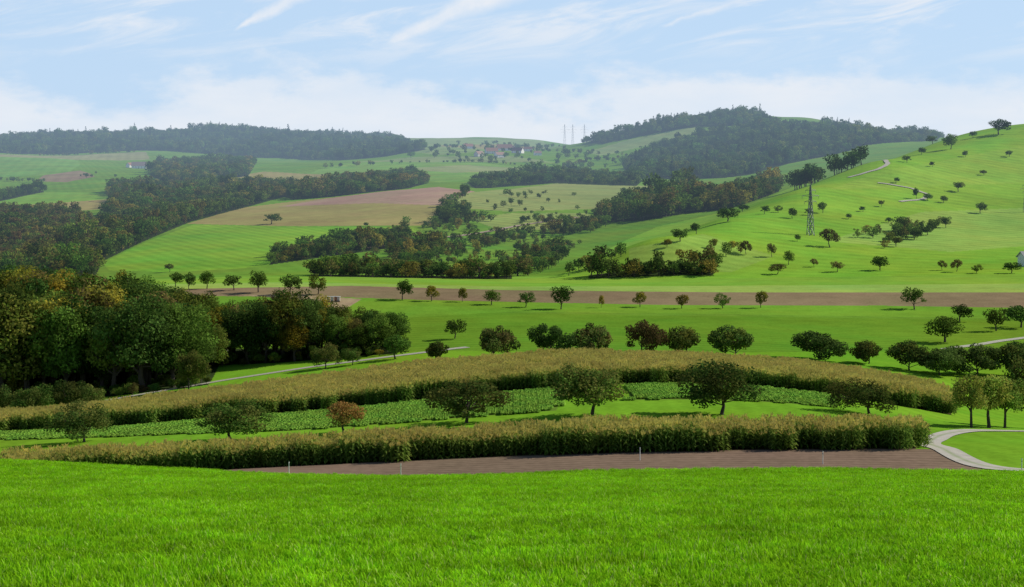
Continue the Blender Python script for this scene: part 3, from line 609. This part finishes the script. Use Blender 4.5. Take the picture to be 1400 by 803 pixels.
# ------------------------------------------------------------------ sky
EL=math.radians(34);AZ=math.radians(68)
w=bpy.data.worlds.new('World');S.world=w;w.use_nodes=True;nt=w.node_tree;nt.nodes.clear();L=nt.links
sk=N(nt,'ShaderNodeTexSky',sky_type='NISHITA');sk.sun_disc=False;sk.sun_elevation=EL;sk.sun_rotation=AZ;sk.air_density=1.0;sk.dust_density=0.2;sk.ozone_density=2.0
b1=N(nt,'ShaderNodeBackground');b1.inputs[1].default_value=0.09;L.new(sk.outputs[0],b1.inputs[0])
tc=N(nt,'ShaderNodeTexCoord');sx=N(nt,'ShaderNodeSeparateXYZ');L.new(tc.outputs['Generated'],sx.inputs[0])
az=math_(nt,'ARCTAN2',sx.outputs[0],sx.outputs[1]);el=math_(nt,'ARCSINE',sx.outputs[2])
def cvec(sa,se,sh=0.,off=0.):
    c=N(nt,'ShaderNodeCombineXYZ');L.new(math_(nt,'MULTIPLY_ADD',az,sa,off),c.inputs[0]);L.new(math_(nt,'ADD',math_(nt,'MULTIPLY',el,se),math_(nt,'MULTIPLY',az,sh)),c.inputs[1]);return c.outputs[0]
def wn(v,sc,det,ro=.55,dist=0.):
    n=N(nt,'ShaderNodeTexNoise');n.inputs['Scale'].default_value=sc;n.inputs['Detail'].default_value=det;n.inputs['Roughness'].default_value=ro;n.inputs['Distortion'].default_value=dist;L.new(v,n.inputs['Vector']);return n.outputs[0]
def ss(v,a,b):
    n=N(nt,'ShaderNodeMapRange',interpolation_type='SMOOTHSTEP');n.inputs['From Min'].default_value=a;n.inputs['From Max'].default_value=b;L.new(v,n.inputs['Value']);return n.outputs[0]
low=math_(nt,'SUBTRACT',1.0,ss(el,0.14,0.30))
# thin bright haze veil over the low sky
b3=N(nt,'ShaderNodeBackground');b3.inputs[0].default_value=(.54,.73,.97,1);b3.inputs[1].default_value=1.0
veil=math_(nt,'MULTIPLY',low,0.88)
m0=N(nt,'ShaderNodeMixShader');L.new(veil,m0.inputs[0]);L.new(b1.outputs[0],m0.inputs[1]);L.new(b3.outputs[0],m0.inputs[2])
# cumulus bank low on the horizon
nb=wn(cvec(1,2.2,0,3.1),7,8,.6);topl=math_(nt,'MULTIPLY_ADD',nb,0.15,-0.018)
bank=ss(math_(nt,'SUBTRACT',topl,el),-0.008,0.016)
bank=math_(nt,'MULTIPLY',bank,math_(nt,'MULTIPLY_ADD',wn(cvec(1,3,0,8),9,6),1.1,.2),clamp=True)
# cirrus
ci=wn(cvec(1,5.5,-1.0,1.7),9,9,.62,.6);ci=ss(ci,.44,.70);ci=math_(nt,'MULTIPLY',ci,ss(el,0.05,0.10));ci=math_(nt,'MULTIPLY',ci,math_(nt,'MULTIPLY',low,.85))
tot=math_(nt,'MAXIMUM',bank,ci)
def contrail(p,q,wd,st):
    global tot
    a=np.array([math.atan((p[0]-700)/F),(HZ-p[1])/F]);b=np.array([math.atan((q[0]-700)/F),(HZ-q[1])/F]);dv=b-a;l=float(np.linalg.norm(dv));t=dv/l
    wob=math_(nt,'MULTIPLY_ADD',wn(cvec(1,1,0,9),40,4),.010,-.005)
    ax_=math_(nt,'SUBTRACT',az,float(a[0]));ex=math_(nt,'SUBTRACT',el,float(a[1]))
    al=math_(nt,'ADD',math_(nt,'MULTIPLY',ax_,float(t[0])),math_(nt,'MULTIPLY',ex,float(t[1])))
    pe=math_(nt,'ADD',math_(nt,'MULTIPLY',ax_,float(-t[1])),math_(nt,'MULTIPLY',ex,float(t[0])))
    pe=math_(nt,'ABSOLUTE',math_(nt,'ADD',pe,wob))
    wdn=math_(nt,'MULTIPLY_ADD',math_(nt,'DIVIDE',al,l),wd*.8,wd*.25)
    f=math_(nt,'SUBTRACT',1.0,math_(nt,'DIVIDE',pe,math_(nt,'MAXIMUM',wdn,1e-4)),clamp=True)
    f=math_(nt,'MULTIPLY',f,math_(nt,'MULTIPLY',ss(al,-.002,.01),math_(nt,'SUBTRACT',1.0,ss(al,l*1.3,l*1.8))));f=math_(nt,'MULTIPLY',f,st*1.6,clamp=True)
    f=math_(nt,'MULTIPLY',f,math_(nt,'MULTIPLY_ADD',wn(cvec(1,1,0,4),50,6),1.2,.15),clamp=True)
    tot=math_(nt,'MAXIMUM',tot,f)
contrail((320,47),(420,-8),.007,.75);contrail((525,62),(690,-15),.014,.85);contrail((900,38),(1050,-8),.006,.5)
b2=N(nt,'ShaderNodeBackground');b2.inputs[0].default_value=(.82,.86,.92,1);b2.inputs[1].default_value=1.0
mx=N(nt,'ShaderNodeMixShader');L.new(tot,mx.inputs[0]);L.new(m0.outputs[0],mx.inputs[1]);L.new(b2.outputs[0],mx.inputs[2])
o=N(nt,'ShaderNodeOutputWorld');L.new(mx.outputs[0],o.inputs[0])
sl=bpy.data.lights.new('sun','SUN');sl.energy=5.0;sl.angle=math.radians(.5);sl.color=(1,.94,.82);so=link(bpy.data.objects.new('sun',sl))
from mathutils import Vector
dirv=Vector((math.sin(AZ)*math.cos(EL),math.cos(AZ)*math.cos(EL),math.sin(EL)));so.rotation_euler=dirv.to_track_quat('Z','Y').to_euler();so.location=(50,0,80)
# ------------------------------------------------------------------ camera
cd=bpy.data.cameras.new('camera');cd.sensor_width=36;cd.lens=F/1400*36;cd.shift_y=-(401.5-HZ)/1400;cd.clip_start=.3;cd.clip_end=60000
cam=link(bpy.data.objects.new('camera',cd));cam.location=(0,0,0);cam.rotation_euler=(math.pi/2,0,0);S.camera=cam
S.view_settings.view_transform='Standard';S.view_settings.look='None';S.view_settings.exposure=0
